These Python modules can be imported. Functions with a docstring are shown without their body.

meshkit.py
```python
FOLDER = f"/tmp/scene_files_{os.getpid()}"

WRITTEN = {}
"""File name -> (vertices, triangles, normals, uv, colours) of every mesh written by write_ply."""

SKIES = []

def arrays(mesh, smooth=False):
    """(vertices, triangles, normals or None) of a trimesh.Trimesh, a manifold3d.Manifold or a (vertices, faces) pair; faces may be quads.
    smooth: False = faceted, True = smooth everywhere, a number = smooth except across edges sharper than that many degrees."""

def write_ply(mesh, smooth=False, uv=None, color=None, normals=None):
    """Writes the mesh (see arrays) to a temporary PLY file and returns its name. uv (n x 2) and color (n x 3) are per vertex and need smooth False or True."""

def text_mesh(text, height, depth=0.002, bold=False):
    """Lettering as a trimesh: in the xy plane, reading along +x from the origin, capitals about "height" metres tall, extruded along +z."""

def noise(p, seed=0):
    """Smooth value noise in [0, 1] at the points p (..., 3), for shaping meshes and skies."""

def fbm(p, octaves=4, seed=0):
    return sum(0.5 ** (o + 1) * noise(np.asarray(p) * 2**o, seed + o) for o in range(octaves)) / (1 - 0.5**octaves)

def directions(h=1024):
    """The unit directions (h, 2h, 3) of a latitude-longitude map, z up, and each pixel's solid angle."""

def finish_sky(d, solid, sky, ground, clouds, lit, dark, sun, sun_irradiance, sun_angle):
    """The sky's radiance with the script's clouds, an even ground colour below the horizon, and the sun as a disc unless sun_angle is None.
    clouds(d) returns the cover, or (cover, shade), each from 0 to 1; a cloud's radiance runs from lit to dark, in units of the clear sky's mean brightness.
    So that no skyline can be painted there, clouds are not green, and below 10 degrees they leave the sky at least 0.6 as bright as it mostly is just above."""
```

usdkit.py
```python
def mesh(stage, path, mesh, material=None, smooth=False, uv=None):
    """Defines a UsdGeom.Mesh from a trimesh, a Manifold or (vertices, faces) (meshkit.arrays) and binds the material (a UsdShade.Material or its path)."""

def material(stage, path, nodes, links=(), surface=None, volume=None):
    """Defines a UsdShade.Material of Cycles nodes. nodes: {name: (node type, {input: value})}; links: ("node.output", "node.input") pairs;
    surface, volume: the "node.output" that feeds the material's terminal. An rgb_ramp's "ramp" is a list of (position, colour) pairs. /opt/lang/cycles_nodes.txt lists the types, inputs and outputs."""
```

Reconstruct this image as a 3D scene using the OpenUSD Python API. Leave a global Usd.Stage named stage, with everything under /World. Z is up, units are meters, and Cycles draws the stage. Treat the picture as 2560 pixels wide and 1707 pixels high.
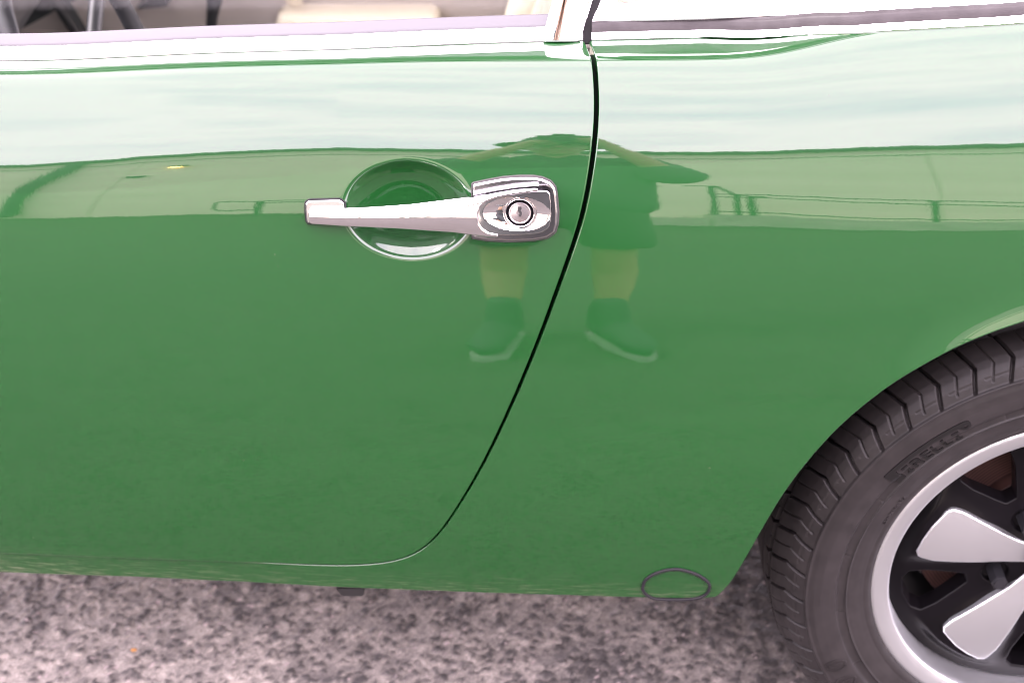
import math, random
import numpy as np, trimesh, usdkit, meshkit
from scipy.interpolate import PchipInterpolator as Pchip
from scipy.spatial import Delaunay
from shapely.geometry import Polygon, LineString, Point, box, MultiPolygon
from shapely.ops import unary_union
from shapely import affinity, contains_xy
from pxr import Usd, UsdGeom, UsdLux, UsdShade, Gf, Sdf, Vt

# ------------------------------------------------------------------ camera, sky, sun, exposure
stage = Usd.Stage.CreateInMemory()
UsdGeom.SetStageUpAxis(stage, "Z")
stage.SetDefaultPrim(UsdGeom.Xform.Define(stage, "/World").GetPrim())
UsdGeom.Scope.Define(stage, "/World/Looks")
PITCH, CAM_H, CAM_D, FPX = math.radians(32.9), 1.53, 1.355, 4200.0     # eye height, distance to the flank, focal length in photo pixels (2560 wide)
EXPOSURE = 3.1
cam = UsdGeom.Camera.Define(stage, "/World/camera")
cam.CreateHorizontalApertureAttr(36.0); cam.CreateVerticalApertureAttr(24.0)
cam.CreateFocalLengthAttr(36.0 * FPX / 2560); cam.CreateClippingRangeAttr((0.02, 5000.0))
cam.CreateFStopAttr(6.3); cam.CreateFocusDistanceAttr(1.56)
cam.CreateExposureAttr(EXPOSURE)
cam.AddTranslateOp().Set(Gf.Vec3d(0, -CAM_D, CAM_H))
cam.AddRotateXOp().Set(90 - math.degrees(PITCH))
SUN = np.array([-0.93, 0.30, 1.35]); SUN /= np.linalg.norm(SUN)        # direction towards the sun, veiled by cloud
sun = UsdLux.DistantLight.Define(stage, "/World/sun")
sun.CreateIntensityAttr(0.2); sun.CreateAngleAttr(16.0); sun.CreateColorAttr(Gf.Vec3f(1.0, 0.96, 0.9))
sun.CreateNormalizeAttr(True)
sun.AddRotateZOp().Set(math.degrees(math.atan2(SUN[1], SUN[0])) + 90)
sun.AddRotateXOp().Set(math.degrees(math.acos(SUN[2])))
sky = UsdLux.DomeLight.Define(stage, "/World/sky")
sky.GetPrim().SetCustomDataByKey("kind", "structure")
sky_mat = usdkit.material(stage, "/World/Looks/overcast_sky", {
    "tc": ("texture_coordinate", {}),
    "sky": ("sky_texture", {"sky_type": "single_scattering", "sun_disc": False, "sun_elevation": math.asin(SUN[2]), "sun_rotation": math.atan2(SUN[0], SUN[1])}),
    "map": ("mapping", {"scale": (1.0, 1.0, 2.6)}),
    "n": ("noise_texture", {"scale": 3.2, "detail": 6.0, "roughness": 0.55}),
    "r": ("rgb_ramp", {"ramp": [(0.28, (8.9, 8.0, 9.7)), (0.43, (10.3, 8.8, 10.3)), (0.58, (12.0, 10.0, 11.2)), (0.75, (10.2, 8.7, 10.1))]}),
    "m": ("mix", {"fac": 0.9}),
    "bg": ("background_shader", {"strength": 0.1})},
    [("tc.generated", "map.vector"), ("map.vector", "n.vector"), ("n.fac", "r.fac"), ("sky.color", "m.color1"), ("r.color", "m.color2"), ("m.color", "bg.color")], surface="bg.background")
UsdShade.MaterialBindingAPI.Apply(sky.GetPrim()).Bind(sky_mat)

# ------------------------------------------------------------------ where a pixel of the photograph lies
CP, SP = math.cos(PITCH), math.sin(PITCH)
EYE = np.array([0, -CAM_D, CAM_H])
def ray(px):
    px = np.atleast_2d(np.asarray(px, float))
    a, b = (px[:, 0] - 1280) / FPX, -(px[:, 1] - 853.5) / FPX
    return np.stack([a, CP + b * SP, -SP + b * CP], -1)
def on_plane(px, point, normal):
    d = ray(px); n = np.asarray(normal, float)
    return EYE + d * (((np.asarray(point) - EYE) @ n) / (d @ n))[:, None]
K = 2560 / 2352
def v(*p): return np.array(p, float).reshape(-1, 2) * K               # coordinates read from the 2352 px view
def zoomed(origin, scale, *p): return np.array(p, float).reshape(-1, 2) / scale + origin

# ------------------------------------------------------------------ the flank of the car as a surface over (x, s); s runs up along the section
WHEEL = np.array([0.604, 0.055, 0.31]); LIP_R = 0.208
_z = [.20, .26, .317, .354, .389, .423, .455, .485, .514, .543, .570, .597, .622, .655, .688, .719, .734, .749, .764, .778, .792, .806, .820, .833, .846, .858, .870, .881, .890]
_t = [-15, -12, -9.2, -7.4, -5.6, -3.9, -2.4, -1.0, .2, 1.4, 2.5, 3.5, 4.4, 5.5, 6.7, 8.4, 9.3, 10.3, 11.3, 12.9, 15.5, 18.5, 21.3, 24.1, 27.6, 31.3, 35.4, 40.8, 48.1]
_s = np.array(_z) - .514
_s[1:] = np.cumsum(np.diff(_z) / np.cos(np.radians((np.array(_t)[1:] + np.array(_t)[:-1]) / 2))); _s[0] = 0
_s -= np.interp(.514, _z, _s)
S_SHOULDER = _s[-1]                                                    # section tilt 49 degrees
TILT = Pchip(np.r_[_s, S_SHOULDER + .006, S_SHOULDER + .011, S_SHOULDER + .016, S_SHOULDER + .021, S_SHOULDER + .08], np.r_[_t, 62, 78, 92, 96, 96])
_ss = np.linspace(-.34, S_SHOULDER + .08, 4000)
_tt = np.radians(TILT(_ss))
_py = np.concatenate([[0], np.cumsum(np.sin((_tt[1:] + _tt[:-1]) / 2) * np.diff(_ss))])
_pz = np.concatenate([[0], np.cumsum(np.cos((_tt[1:] + _tt[:-1]) / 2) * np.diff(_ss))])
_py -= np.interp(0, _ss, _py); _pz += .514 - np.interp(0, _ss, _pz)
from scipy.interpolate import CubicSpline
PY, PZ = CubicSpline(_ss, _py), CubicSpline(_ss, _pz)
def smooth(a, b, t):
    t = np.clip((t - a) / (b - a), 0, 1); return t * t * t * (t * (6 * t - 15) + 10)
APEX, PLAN_R, HAUNCH = .25, 6.0, 36.0
BELT = lambda x: 0 * x                                                  # rise of the belt line along x, set below
ARCH_R = .36
def plain(x, s):
    x, s = np.asarray(x, float), np.asarray(s, float)
    g = np.where(x < APEX, (x - APEX) ** 2 / (2 * PLAN_R), (x - APEX) ** 2 / (2 * 9.0))
    B = BELT(x)
    y, z = PY(s) + g + HAUNCH * np.maximum(B, 0) * np.maximum(s - .24, 0) ** 2, PZ(s) + np.maximum(B, 0) * smooth(.24, .41, s) + np.minimum(B, 0) * smooth(.14, .40, s)
    return np.stack([x, y, z], -1)
def flare(x, z):
    dx, dz = x - WHEEL[0], z - WHEEL[2]
    r, th = np.hypot(dx, dz), np.degrees(np.arctan2(dz, dx))
    t = np.clip((r - ARCH_R) / .058, 0, 1)
    return .0085 * (1 - t) ** 3 * (1 + 1.5 * t) * (1 - smooth(112, 140, th)) * smooth(-10, 20, th)
HANDLE = dict(on=False)
def flank(x, s):
    p = plain(x, s)
    p[..., 1] -= flare(p[..., 0], p[..., 2])
    if HANDLE["on"]:
        rho2 = ((np.asarray(x) - HANDLE["x"]) / HANDLE["r"]) ** 2 + ((np.asarray(s) - HANDLE["s"]) / HANDLE["rs"]) ** 2
        k = .0013
        w = k * np.logaddexp(0, .025 * (1 - rho2 ** 1.35) / k) * (rho2 < 4)
        p += np.stack([0 * w, w * math.cos(HANDLE["tilt"]), -w * math.sin(HANDLE["tilt"])], -1)
    return p
def normals(surf, a, b, h=2e-4):
    n = np.cross(surf(a + h, b) - surf(a - h, b), surf(a, b + h) - surf(a, b - h))
    return n / np.linalg.norm(n, axis=-1, keepdims=True)
def unproject(px, surf=plain, start=(0, 0)):
    """(x, s) of the points of the flank seen at these pixels."""
    d = ray(px); q = np.tile(np.array(start, float), (len(d), 1))
    q[:, 0] = d[:, 0] * 1.6
    def res(q):
        w = surf(q[:, 0], q[:, 1]) - EYE
        return np.stack([w[:, 0] - d[:, 0] / d[:, 1] * w[:, 1], w[:, 2] - d[:, 2] / d[:, 1] * w[:, 1]], -1)
    for _ in range(40):
        r = res(q); h = 1e-5
        J = np.stack([(res(q + [h, 0]) - r) / h, (res(q + [0, h]) - r) / h], -1)
        step = np.linalg.solve(J, r[..., None])[..., 0]
        q -= np.clip(step, -.05, .05)
        q[:, 1] = np.clip(q[:, 1], -.335, S_SHOULDER + .075)
    return q
# belt line: height of the section above its nominal place, from points of the crease and of the trim's lower edge
_bp = [((0, 163), .407), ((500, 146), .407), ((1000, 134), .407), ((1345, 132), .407), ((1500, 131), .407), ((1750, 126), .408), ((1840, 82), .428), ((1920, 79), .407), ((2000, 75), .401), ((2192, 63), .397), ((2352, 53), .395)]
def _belt(px, s):
    d = ray(v(*px))[0]; x = dz = 0.
    for _ in range(30):
        g = (x - APEX) ** 2 / (2 * (PLAN_R if x < APEX else 9.0))
        t = (float(PY(s)) + g + HAUNCH * max(dz, 0) * (s - .24) ** 2 + CAM_D) / d[1]; x = t * d[0]; dz = CAM_H + t * d[2] - float(PZ(s))
    return x, dz
_b = np.array([_belt(p, s) for p, s in _bp])
from scipy.ndimage import gaussian_filter1d
_bx = np.linspace(-1.3, 1.5, 1401)
_bc = gaussian_filter1d(gaussian_filter1d(Pchip(np.r_[-1.3, -.7, _b[:, 0], .62, 1.5], np.r_[-.032, -.030, _b[:, 1], _b[-1, 1] + .008, _b[-1, 1] + .008])(_bx), 12), 10)
BELT = CubicSpline(_bx, _bc)

# ------------------------------------------------------------------ mesh helpers
def emit(path, V, F, mat, N=None, color=None):
    m = UsdGeom.Mesh.Define(stage, path)
    m.CreatePointsAttr(Vt.Vec3fArray.FromNumpy(np.asarray(V, np.float32)))
    F = np.asarray(F, np.int32)
    m.CreateFaceVertexCountsAttr(Vt.IntArray.FromNumpy(np.full(len(F), F.shape[1], np.int32)))
    m.CreateFaceVertexIndicesAttr(Vt.IntArray.FromNumpy(F.ravel()))
    m.CreateSubdivisionSchemeAttr("none")
    if N is not None:
        m.CreateNormalsAttr(Vt.Vec3fArray.FromNumpy(np.asarray(N, np.float32))); m.SetNormalsInterpolation("vertex")
    if color is not None:
        UsdGeom.PrimvarsAPI(m).CreatePrimvar("tint", Sdf.ValueTypeNames.Color3fArray, "vertex").Set(Vt.Vec3fArray.FromNumpy(np.asarray(color, np.float32)))
    UsdShade.MaterialBindingAPI.Apply(m.GetPrim()).Bind(mat)
    return m.GetPrim()
_names = {}
def numbered(parent, name):
    k = _names.get((parent, name), 0); _names[(parent, name)] = k + 1
    return f"{parent}/{name}" + (f"_{k:03d}" if k else "")
def put(parent, name, mesh, mat, smooth=30, label=None):
    """One mesh of the scene: a trimesh / manifold, or (V, F, N) with ready normals."""
    path = numbered(str(parent.GetPath()) if not isinstance(parent, str) else parent, name)
    if isinstance(mesh, tuple) and len(mesh) == 3:
        p = emit(path, mesh[0], mesh[1], mat, mesh[2])
    else:
        p = usdkit.mesh(stage, path, mesh, mat, smooth=smooth).GetPrim()
    if label: p.SetCustomDataByKey("label", label)
    return p
def thing(name, label=None, cat=None, parent="/World", kind=None):
    p = UsdGeom.Xform.Define(stage, numbered(parent, name)).GetPrim()
    for k, x in (("label", label), ("category", cat), ("kind", kind)):
        if x: p.SetCustomDataByKey(k, x)
    return p
def tag(p, label=None, cat=None, kind=None, group=None):
    for k, x in (("label", label), ("category", cat), ("kind", kind), ("group", group)):
        if x: p.SetCustomDataByKey(k, x)
    return p
def rings_of(poly, step):
    from shapely.geometry.polygon import orient
    out = []
    for r in (lambda o: [o.exterior, *o.interiors])(orient(poly, 1.0)):
        n = max(8, int(r.length / step))
        out.append(np.array([r.interpolate(t, normalized=True).coords[0] for t in np.arange(n) / n]))
    return out
def panel(poly, surf, h=.006, roll=.002, hem=.012, edge=None, dense=(), arcs=4):
    """A sheet-metal skin over the outline poly in the parameters of surf, its edge rolled over and turned in. -> (V, F, N)"""
    inner = poly.buffer(-roll)
    if inner.geom_type == "MultiPolygon": inner = max(inner.geoms, key=lambda g: g.area)
    rings = rings_of(inner, edge or min(h, .004))
    x0, y0, x1, y1 = inner.bounds
    def grid(hh, bounds, keep):
        gx, gy = np.meshgrid(np.arange(bounds[0], bounds[2], hh), np.arange(bounds[1], bounds[3], hh * .866))
        gx[1::2] += hh / 2
        g = np.c_[gx.ravel(), gy.ravel()]
        return g[contains_xy(keep, g[:, 0], g[:, 1])]
    area = inner.buffer(-.45 * (edge or min(h, .004)))
    parts, rest = [], area
    for zone, hh in dense:
        zone = zone.intersection(rest); rest = rest.difference(zone)
        if not zone.is_empty: parts.append(grid(hh, zone.bounds, zone))
    parts.append(grid(h, (x0, y0, x1, y1), rest))
    pts = np.vstack(rings + parts)
    tri = Delaunay(pts).simplices
    c = pts[tri].mean(1)
    tri = tri[contains_xy(inner, c[:, 0], c[:, 1])]
    a, b, cc = pts[tri[:, 0]], pts[tri[:, 1]], pts[tri[:, 2]]
    area2 = (b[:, 0] - a[:, 0]) * (cc[:, 1] - a[:, 1]) - (b[:, 1] - a[:, 1]) * (cc[:, 0] - a[:, 0])
    tri = np.where((area2 < 0)[:, None], tri[:, ::-1], tri)[np.abs(area2) > 1e-12]
    V, N, F = [surf(pts[:, 0], pts[:, 1])], [normals(surf, pts[:, 0], pts[:, 1])], [tri]
    base, start = len(pts), 0
    for r in rings:
        n = len(r)
        t = np.roll(r, -1, 0) - np.roll(r, 1, 0)
        o = np.stack([t[:, 1], -t[:, 0]], -1); o /= np.linalg.norm(o, axis=1, keepdims=True) + 1e-12
        Nn = normals(surf, r[:, 0], r[:, 1])
        e = 2e-4
        T = surf(r[:, 0] + o[:, 0] * e, r[:, 1] + o[:, 1] * e) - surf(r[:, 0] - o[:, 0] * e, r[:, 1] - o[:, 1] * e)
        T /= np.linalg.norm(T, axis=1, keepdims=True)
        prev = np.arange(start, start + n)
        for k in range(1, arcs + 2):
            ang = min(k / arcs, 1) * math.pi / 2
            q = r + o * roll * math.sin(ang)
            depth = roll * (1 - math.cos(ang)) + (hem if k > arcs else 0)
            V.append(surf(q[:, 0], q[:, 1]) - Nn * depth); N.append(Nn * math.cos(ang) + T * math.sin(ang))
            cur = np.arange(base, base + n); base += n
            nx = np.roll(np.arange(n), -1)
            F.append(np.vstack([np.c_[prev, cur, cur[nx]], np.c_[prev, cur[nx], prev[nx]]]))
            prev = cur
        start += n
    return np.vstack(V), np.vstack(F), np.vstack(N)
def lathe(profile, centre, n=160, close=False, smooth_n=True):
    """Turns (radius, y) points about the y axis through centre; the outside is on the left of the profile's run."""
    p = np.asarray(profile, float)
    a = np.arange(n) * 2 * math.pi / n
    V = np.stack([centre[0] + p[:, None, 0] * np.cos(a), centre[1] + p[:, None, 1] + 0 * a, centre[2] + p[:, None, 0] * np.sin(a)], -1).reshape(-1, 3)
    i, j = np.meshgrid(np.arange(len(p) - 1), np.arange(n), indexing="ij")
    jn = (j + 1) % n
    F = np.stack([i * n + j, i * n + jn, (i + 1) * n + jn, (i + 1) * n + j], -1).reshape(-1, 4)
    return trimesh.Trimesh(V, np.vstack([F[:, [0, 1, 2]], F[:, [0, 2, 3]]]), process=False)
def sweep(path, section, closed=True):
    """Carries a section of (out, up) points along a path that runs mostly along x; out points to -y."""
    path, sec = np.asarray(path, float), np.asarray(section, float)
    n = len(sec)
    V = (path[:, None] + np.stack([0 * sec[:, 0], -sec[:, 0], sec[:, 1]], -1)[None]).reshape(-1, 3)
    i, j = np.meshgrid(np.arange(len(path) - 1), np.arange(n if closed else n - 1), indexing="ij")
    jn = (j + 1) % n
    F = np.stack([i * n + j, (i + 1) * n + j, (i + 1) * n + jn, i * n + jn], -1).reshape(-1, 4)
    F = [np.vstack([F[:, [0, 1, 2]], F[:, [0, 2, 3]]])]
    if closed:
        import mapbox_earcut
        cap = mapbox_earcut.triangulate_float64(sec, np.array([n], np.uint32)).reshape(-1, 3).astype(int)
        F += [cap, cap[:, ::-1] + (len(path) - 1) * n]
    m = trimesh.Trimesh(V, np.vstack(F), process=False)
    if closed and m.volume < 0: m.invert()
    return m
def tube(points, radius, sides=10):
    p = np.asarray(points, float)
    t = np.gradient(p, axis=0); t /= np.linalg.norm(t, axis=1, keepdims=True)
    a = np.cross(t, [0.13, 0.21, .97]); a /= np.linalg.norm(a, axis=1, keepdims=True)
    b = np.cross(t, a); ang = np.arange(sides) * 2 * math.pi / sides
    r = np.broadcast_to(radius, (len(p),))[:, None, None]
    V = (p[:, None] + r * (np.cos(ang)[None, :, None] * a[:, None] + np.sin(ang)[None, :, None] * b[:, None])).reshape(-1, 3)
    i, j = np.meshgrid(np.arange(len(p) - 1), np.arange(sides), indexing="ij"); jn = (j + 1) % sides
    F = np.stack([i * sides + j, i * sides + jn, (i + 1) * sides + jn, (i + 1) * sides + j], -1).reshape(-1, 4)
    F = [F[:, [0, 1, 2]], F[:, [0, 2, 3]]]
    for k, s in ((0, -1), (len(p) - 1, 1)):
        V = np.vstack([V, p[k]]); c = len(V) - 1; jj = np.arange(sides)
        F.append(np.c_[np.full(sides, c), k * sides + jj, k * sides + (jj + 1) % sides][:, ::s])
    m = trimesh.Trimesh(V, np.vstack(F), process=False)
    if m.volume < 0: m.invert()
    return m
def rbox(lo, hi, r=.01, seg=3):
    """A box with rounded edges."""
    import manifold3d
    lo, hi = np.asarray(lo, float), np.asarray(hi, float); r = min(r, (hi - lo).min() * .49)
    s = manifold3d.Manifold.sphere(r, 4 * seg)
    return manifold3d.Manifold.batch_hull([s.translate([x, y, z]) for x in (lo[0] + r, hi[0] - r) for y in (lo[1] + r, hi[1] - r) for z in (lo[2] + r, hi[2] - r)])
def bx(lo, hi):
    lo, hi = np.asarray(lo, float), np.asarray(hi, float)
    m = trimesh.creation.box(hi - lo); m.apply_translation((lo + hi) / 2); return m

# ------------------------------------------------------------------ materials
def mat(name, nodes, links, surface="p.BSDF"): return usdkit.material(stage, "/World/Looks/" + name, nodes, links, surface=surface)
def simple(name, color, rough=.5, metal=0, **kw):
    return mat(name, {"p": ("principled_bsdf", {"base_color": color, "roughness": rough, "metallic": metal, **kw})}, [])
PAINT = (.0015, .0245, .0033)
paint = mat("green_paint", {
    "g": ("geometry", {}), "m1": ("mapping", {"scale": (1, 1, 1)}),
    "peel": ("noise_texture", {"scale": 260.0, "detail": 1.5}),
    "wave": ("noise_texture", {"scale": 34.0, "detail": 1.0}),
    "add": ("math", {"math_type": "multiply_add", "value2": 9.0}),
    "b": ("bump", {"strength": 1.0, "distance": 0.000005}),
    "sp": ("voronoi_texture", {"scale": 85.0}), "spn": ("noise_texture", {"scale": 60.0}),
    "spr": ("rgb_ramp", {"ramp": [(.0, (1, 1, 1)), (.05, (1, 1, 1)), (.09, (0, 0, 0)), (1, (0, 0, 0))]}),
    "few": ("rgb_ramp", {"ramp": [(.0, (0, 0, 0)), (.88, (0, 0, 0)), (.93, (.5, .5, .5)), (1, (.6, .6, .6))]}),
    "spm": ("mix", {"mix_type": "multiply", "fac": 1.0}),
    "sep": ("separate_xyz", {}),
    "lowm": ("map_range", {"from_min": .37, "from_max": .300, "to_min": 0.0, "to_max": 1.0, "clamp": True}),
    "dm": ("mapping", {"scale": (9, 9, 90)}), "dn": ("noise_texture", {"scale": 4.0, "detail": 4.0, "roughness": .65}),
    "dr": ("rgb_ramp", {"ramp": [(0, (0, 0, 0)), (.50, (0, 0, 0)), (.72, (1, 1, 1)), (1, (1, 1, 1))]}),
    "lp": ("math", {"math_type": "power", "value2": 2.6}),
    "dirt": ("math", {"math_type": "multiply"}), "film": ("math", {"math_type": "multiply_add", "value2": .10}),
    "dirt2": ("math", {"math_type": "maximum"}), "dirtc": ("math", {"math_type": "multiply", "value2": .34}),
    "col": ("mix", {"color1": PAINT, "color2": (.20, .17, .125)}),
    "rough": ("map_range", {"from_min": 0, "from_max": .6, "to_min": .018, "to_max": .30, "clamp": True}),
    "p": ("principled_bsdf", {"roughness": .45, "specular_ior_level": .12, "coat_weight": 1.0, "coat_ior": 1.79})},
    [("g.position", "peel.vector"), ("g.position", "wave.vector"), ("wave.fac", "add.value1"), ("peel.fac", "add.value3"), ("add.value", "b.height"), ("b.normal", "p.coat_normal"),
     ("g.position", "sp.vector"), ("sp.distance", "spr.fac"), ("sp.color", "few.fac"), ("spr.color", "spm.color1"), ("few.color", "spm.color2"),
     ("g.position", "sep.vector"), ("sep.z", "lowm.value"), ("lowm.result", "lp.value1"), ("g.position", "dm.vector"), ("dm.vector", "dn.vector"), ("dn.fac", "dr.fac"),
     ("dr.color", "dirt.value1"), ("lp.value", "dirt.value2"), ("lp.value", "film.value1"), ("dirt.value", "film.value3"),
     ("film.value", "dirt2.value1"), ("spm.color", "dirt2.value2"), ("dirt2.value", "dirtc.value1"),
     ("dirtc.value", "col.fac"), ("col.color", "p.base_color"), ("dirtc.value", "rough.value"), ("rough.result", "p.coat_roughness")])
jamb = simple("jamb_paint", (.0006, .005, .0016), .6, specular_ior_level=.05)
chrome = mat("chrome", {"g": ("geometry", {}), "n": ("noise_texture", {"scale": 45.0, "detail": 2.0}), "b": ("bump", {"strength": 1.0, "distance": .00006}),
    "p": ("principled_bsdf", {"base_color": (.84, .82, .835), "metallic": 1.0, "roughness": .035})},
    [("g.position", "n.vector"), ("n.fac", "b.height"), ("b.normal", "p.normal")])
satin_chrome = simple("satin_chrome", (.42, .41, .43), .14, 1)
satin = simple("satin_trim", (.085, .082, .092), .42, 0, specular_ior_level=.6)
def rubber_mat(name, c, dust, rough, scale=55.0, amount=.5):
    return mat(name, {"g": ("geometry", {}), "n": ("noise_texture", {"scale": scale, "detail": 5.0, "roughness": .6}),
        "n2": ("noise_texture", {"scale": 900.0, "detail": 2.0}), "b": ("bump", {"strength": .5, "distance": .0003}),
        "r": ("rgb_ramp", {"ramp": [(.35, c), (.75, tuple(np.array(c) * (1 - amount) + np.array(dust) * amount))]}),
        "p": ("principled_bsdf", {"roughness": rough, "specular_ior_level": .32})},
        [("g.position", "n.vector"), ("g.position", "n2.vector"), ("n2.fac", "b.height"), ("b.normal", "p.normal"), ("n.fac", "r.fac"), ("r.color", "p.base_color")])
tyre_rubber = rubber_mat("tyre_rubber", (.0085, .0073, .0073), (.024, .0208, .0207), .5)
seal_rubber = rubber_mat("seal_rubber", (.035, .030, .032), (.07, .062, .065), .55)
black_rubber = simple("black_rubber", (.009, .008, .010), .4, specular_ior_level=.25)
underside = simple("underside", (.012, .011, .011), .8)
wheel_silver = mat("wheel_silver", {"g": ("geometry", {}), "n": ("noise_texture", {"scale": 1400.0, "detail": 2.0}), "b": ("bump", {"strength": .25, "distance": .0001}),
    "p": ("principled_bsdf", {"base_color": (.72, .735, .745), "metallic": 1.0, "roughness": .36})}, [("g.position", "n.vector"), ("n.fac", "b.height"), ("b.normal", "p.normal")])
wheel_black = simple("wheel_black", (.0022, .0019, .0023), .24, 0, specular_ior_level=.12)
nut_black = simple("nut_black", (.008, .008, .009), .16)
rust = mat("brake_iron", {"g": ("geometry", {}), "s": ("vector_math", {"vector2": (-WHEEL[0], 0, -WHEEL[2])}), "w": ("wave_texture", {"wave_type": "rings", "rings_direction": "y", "scale": 90.0, "distortion": 1.2}),
    "r": ("rgb_ramp", {"ramp": [(0, (.055, .030, .026)), (1, (.115, .062, .052))]}), "p": ("principled_bsdf", {"roughness": .42, "metallic": .5})},
    [("g.position", "s.vector1"), ("s.vector", "w.vector"), ("w.fac", "r.fac"), ("r.color", "p.base_color")])
glass = mat("window_glass", {"t": ("transparent_bsdf", {"color": (.93, .95, .94)}), "gl": ("glossy_bsdf", {"color": (1, 1, 1), "roughness": 0.0}), "f": ("fresnel", {"IOR": 1.3}), "m": ("mix_closure", {})},
    [("f.fac", "m.fac"), ("t.BSDF", "m.closure1"), ("gl.BSDF", "m.closure2")], "m.closure")
cream = mat("cream_leather", {"g": ("geometry", {}), "v": ("voronoi_texture", {"scale": 420.0}), "b": ("bump", {"strength": .3, "distance": .0006}), "p": ("principled_bsdf", {"base_color": (.74, .68, .54), "roughness": .5})},
    [("g.position", "v.vector"), ("v.distance", "b.height"), ("b.normal", "p.normal")])
greige = simple("grey_beige_vinyl", (.54, .49, .44), .55)
slate = simple("slate_vinyl", (.035, .038, .038), .6)
carpet = simple("grey_carpet", (.09, .08, .08), .95)
black_vinyl = simple("black_vinyl", (.015, .015, .017), .42)
silver_grey = simple("silver_grey", (.45, .46, .47), .35, 1)

# ------------------------------------------------------------------ the car
car = thing("sports_car", "glossy green classic sports car with chrome door handle, cut by the frame", "car")
SILL = v(-500, 1300, -250, 1309, 0, 1318, 300, 1328, 700, 1345, 1000, 1357, 1300, 1367, 1500, 1373, 1620, 1374)
ARCH = np.vstack([v(1645, 1371, 1668, 1354), zoomed((1800, 1150), 2139 / 760, (70, 870), (130, 780), (210, 640), (300, 480), (400, 310), (500, 160)),
    zoomed((1800, 760), 2207 / 760, (520, 1290), (680, 1090), (850, 905), (1050, 730), (1270, 565), (1500, 430), (1700, 320), (1950, 215), (2207, 130))])
q_sill, q_arch = unproject(SILL, flank, (0, -.2)), unproject(ARCH, flank)
TOP = np.array([(-620, 175), (-300, 163), (0, 152), (500, 134), (1000, 117), (1300, 106), (1481, 101), (1745, 95), (1992, 89), (2140, 84), (2386, 69), (2560, 58)], float)
q_top = unproject(TOP, plain, (0, .4))
def s_of_z(z):
    return np.interp(z, PZ(_ss), _ss)
th = np.radians(np.linspace(105, 2, 40))
rest = np.c_[WHEEL[0] + .374 * np.cos(th), s_of_z(WHEEL[2] + .374 * np.sin(th))]
q_arch = np.array([LineString(q_arch).interpolate(t, normalized=True).coords[0] for t in np.linspace(0, 1, 60)])
q_arch[1:-1] = gaussian_filter1d(q_arch, 1.6, axis=0, mode="nearest")[1:-1]
SHUT = v(1338, 40, 1343, 80, 1346, 95, 1357, 112, 1365, 150, 1372, 220, 1369, 300, 1361, 370, 1350, 440, 1334, 510, 1309, 585, 1280, 665, 1250, 748, 1215, 836, 1180, 918, 1140, 1005, 1105, 1075, 1060, 1151, 1020, 1212, 985, 1252, 950, 1277, 900, 1291, 820, 1298, 700, 1297, 550, 1292, 300, 1283, 0, 1271, -300, 1261, -560, 1252)
q_shut = unproject(SHUT, plain)
q_shut[0, 1] = q_shut[1, 1] = .47
q_shut = np.vstack([q_shut, [-1.12, q_shut[-1, 1] + .004]])
_u = np.r_[0, np.cumsum(np.linalg.norm(np.diff(q_shut, axis=0), axis=1))]
_f = Pchip(_u, q_shut); _n = np.linspace(0, _u[-1], 260)
shut = gaussian_filter1d(_f(_n), 3, axis=0, mode="nearest")
halfw = np.interp(_n, _u[[0, 9, 15, 19, 24, len(_u) - 1]], [.0022, .0019, .0013, .0007, .0004, .00025])
gap = unary_union([LineString(shut[i:i + 2]).buffer(halfw[i]) for i in range(len(shut) - 1)])
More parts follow.
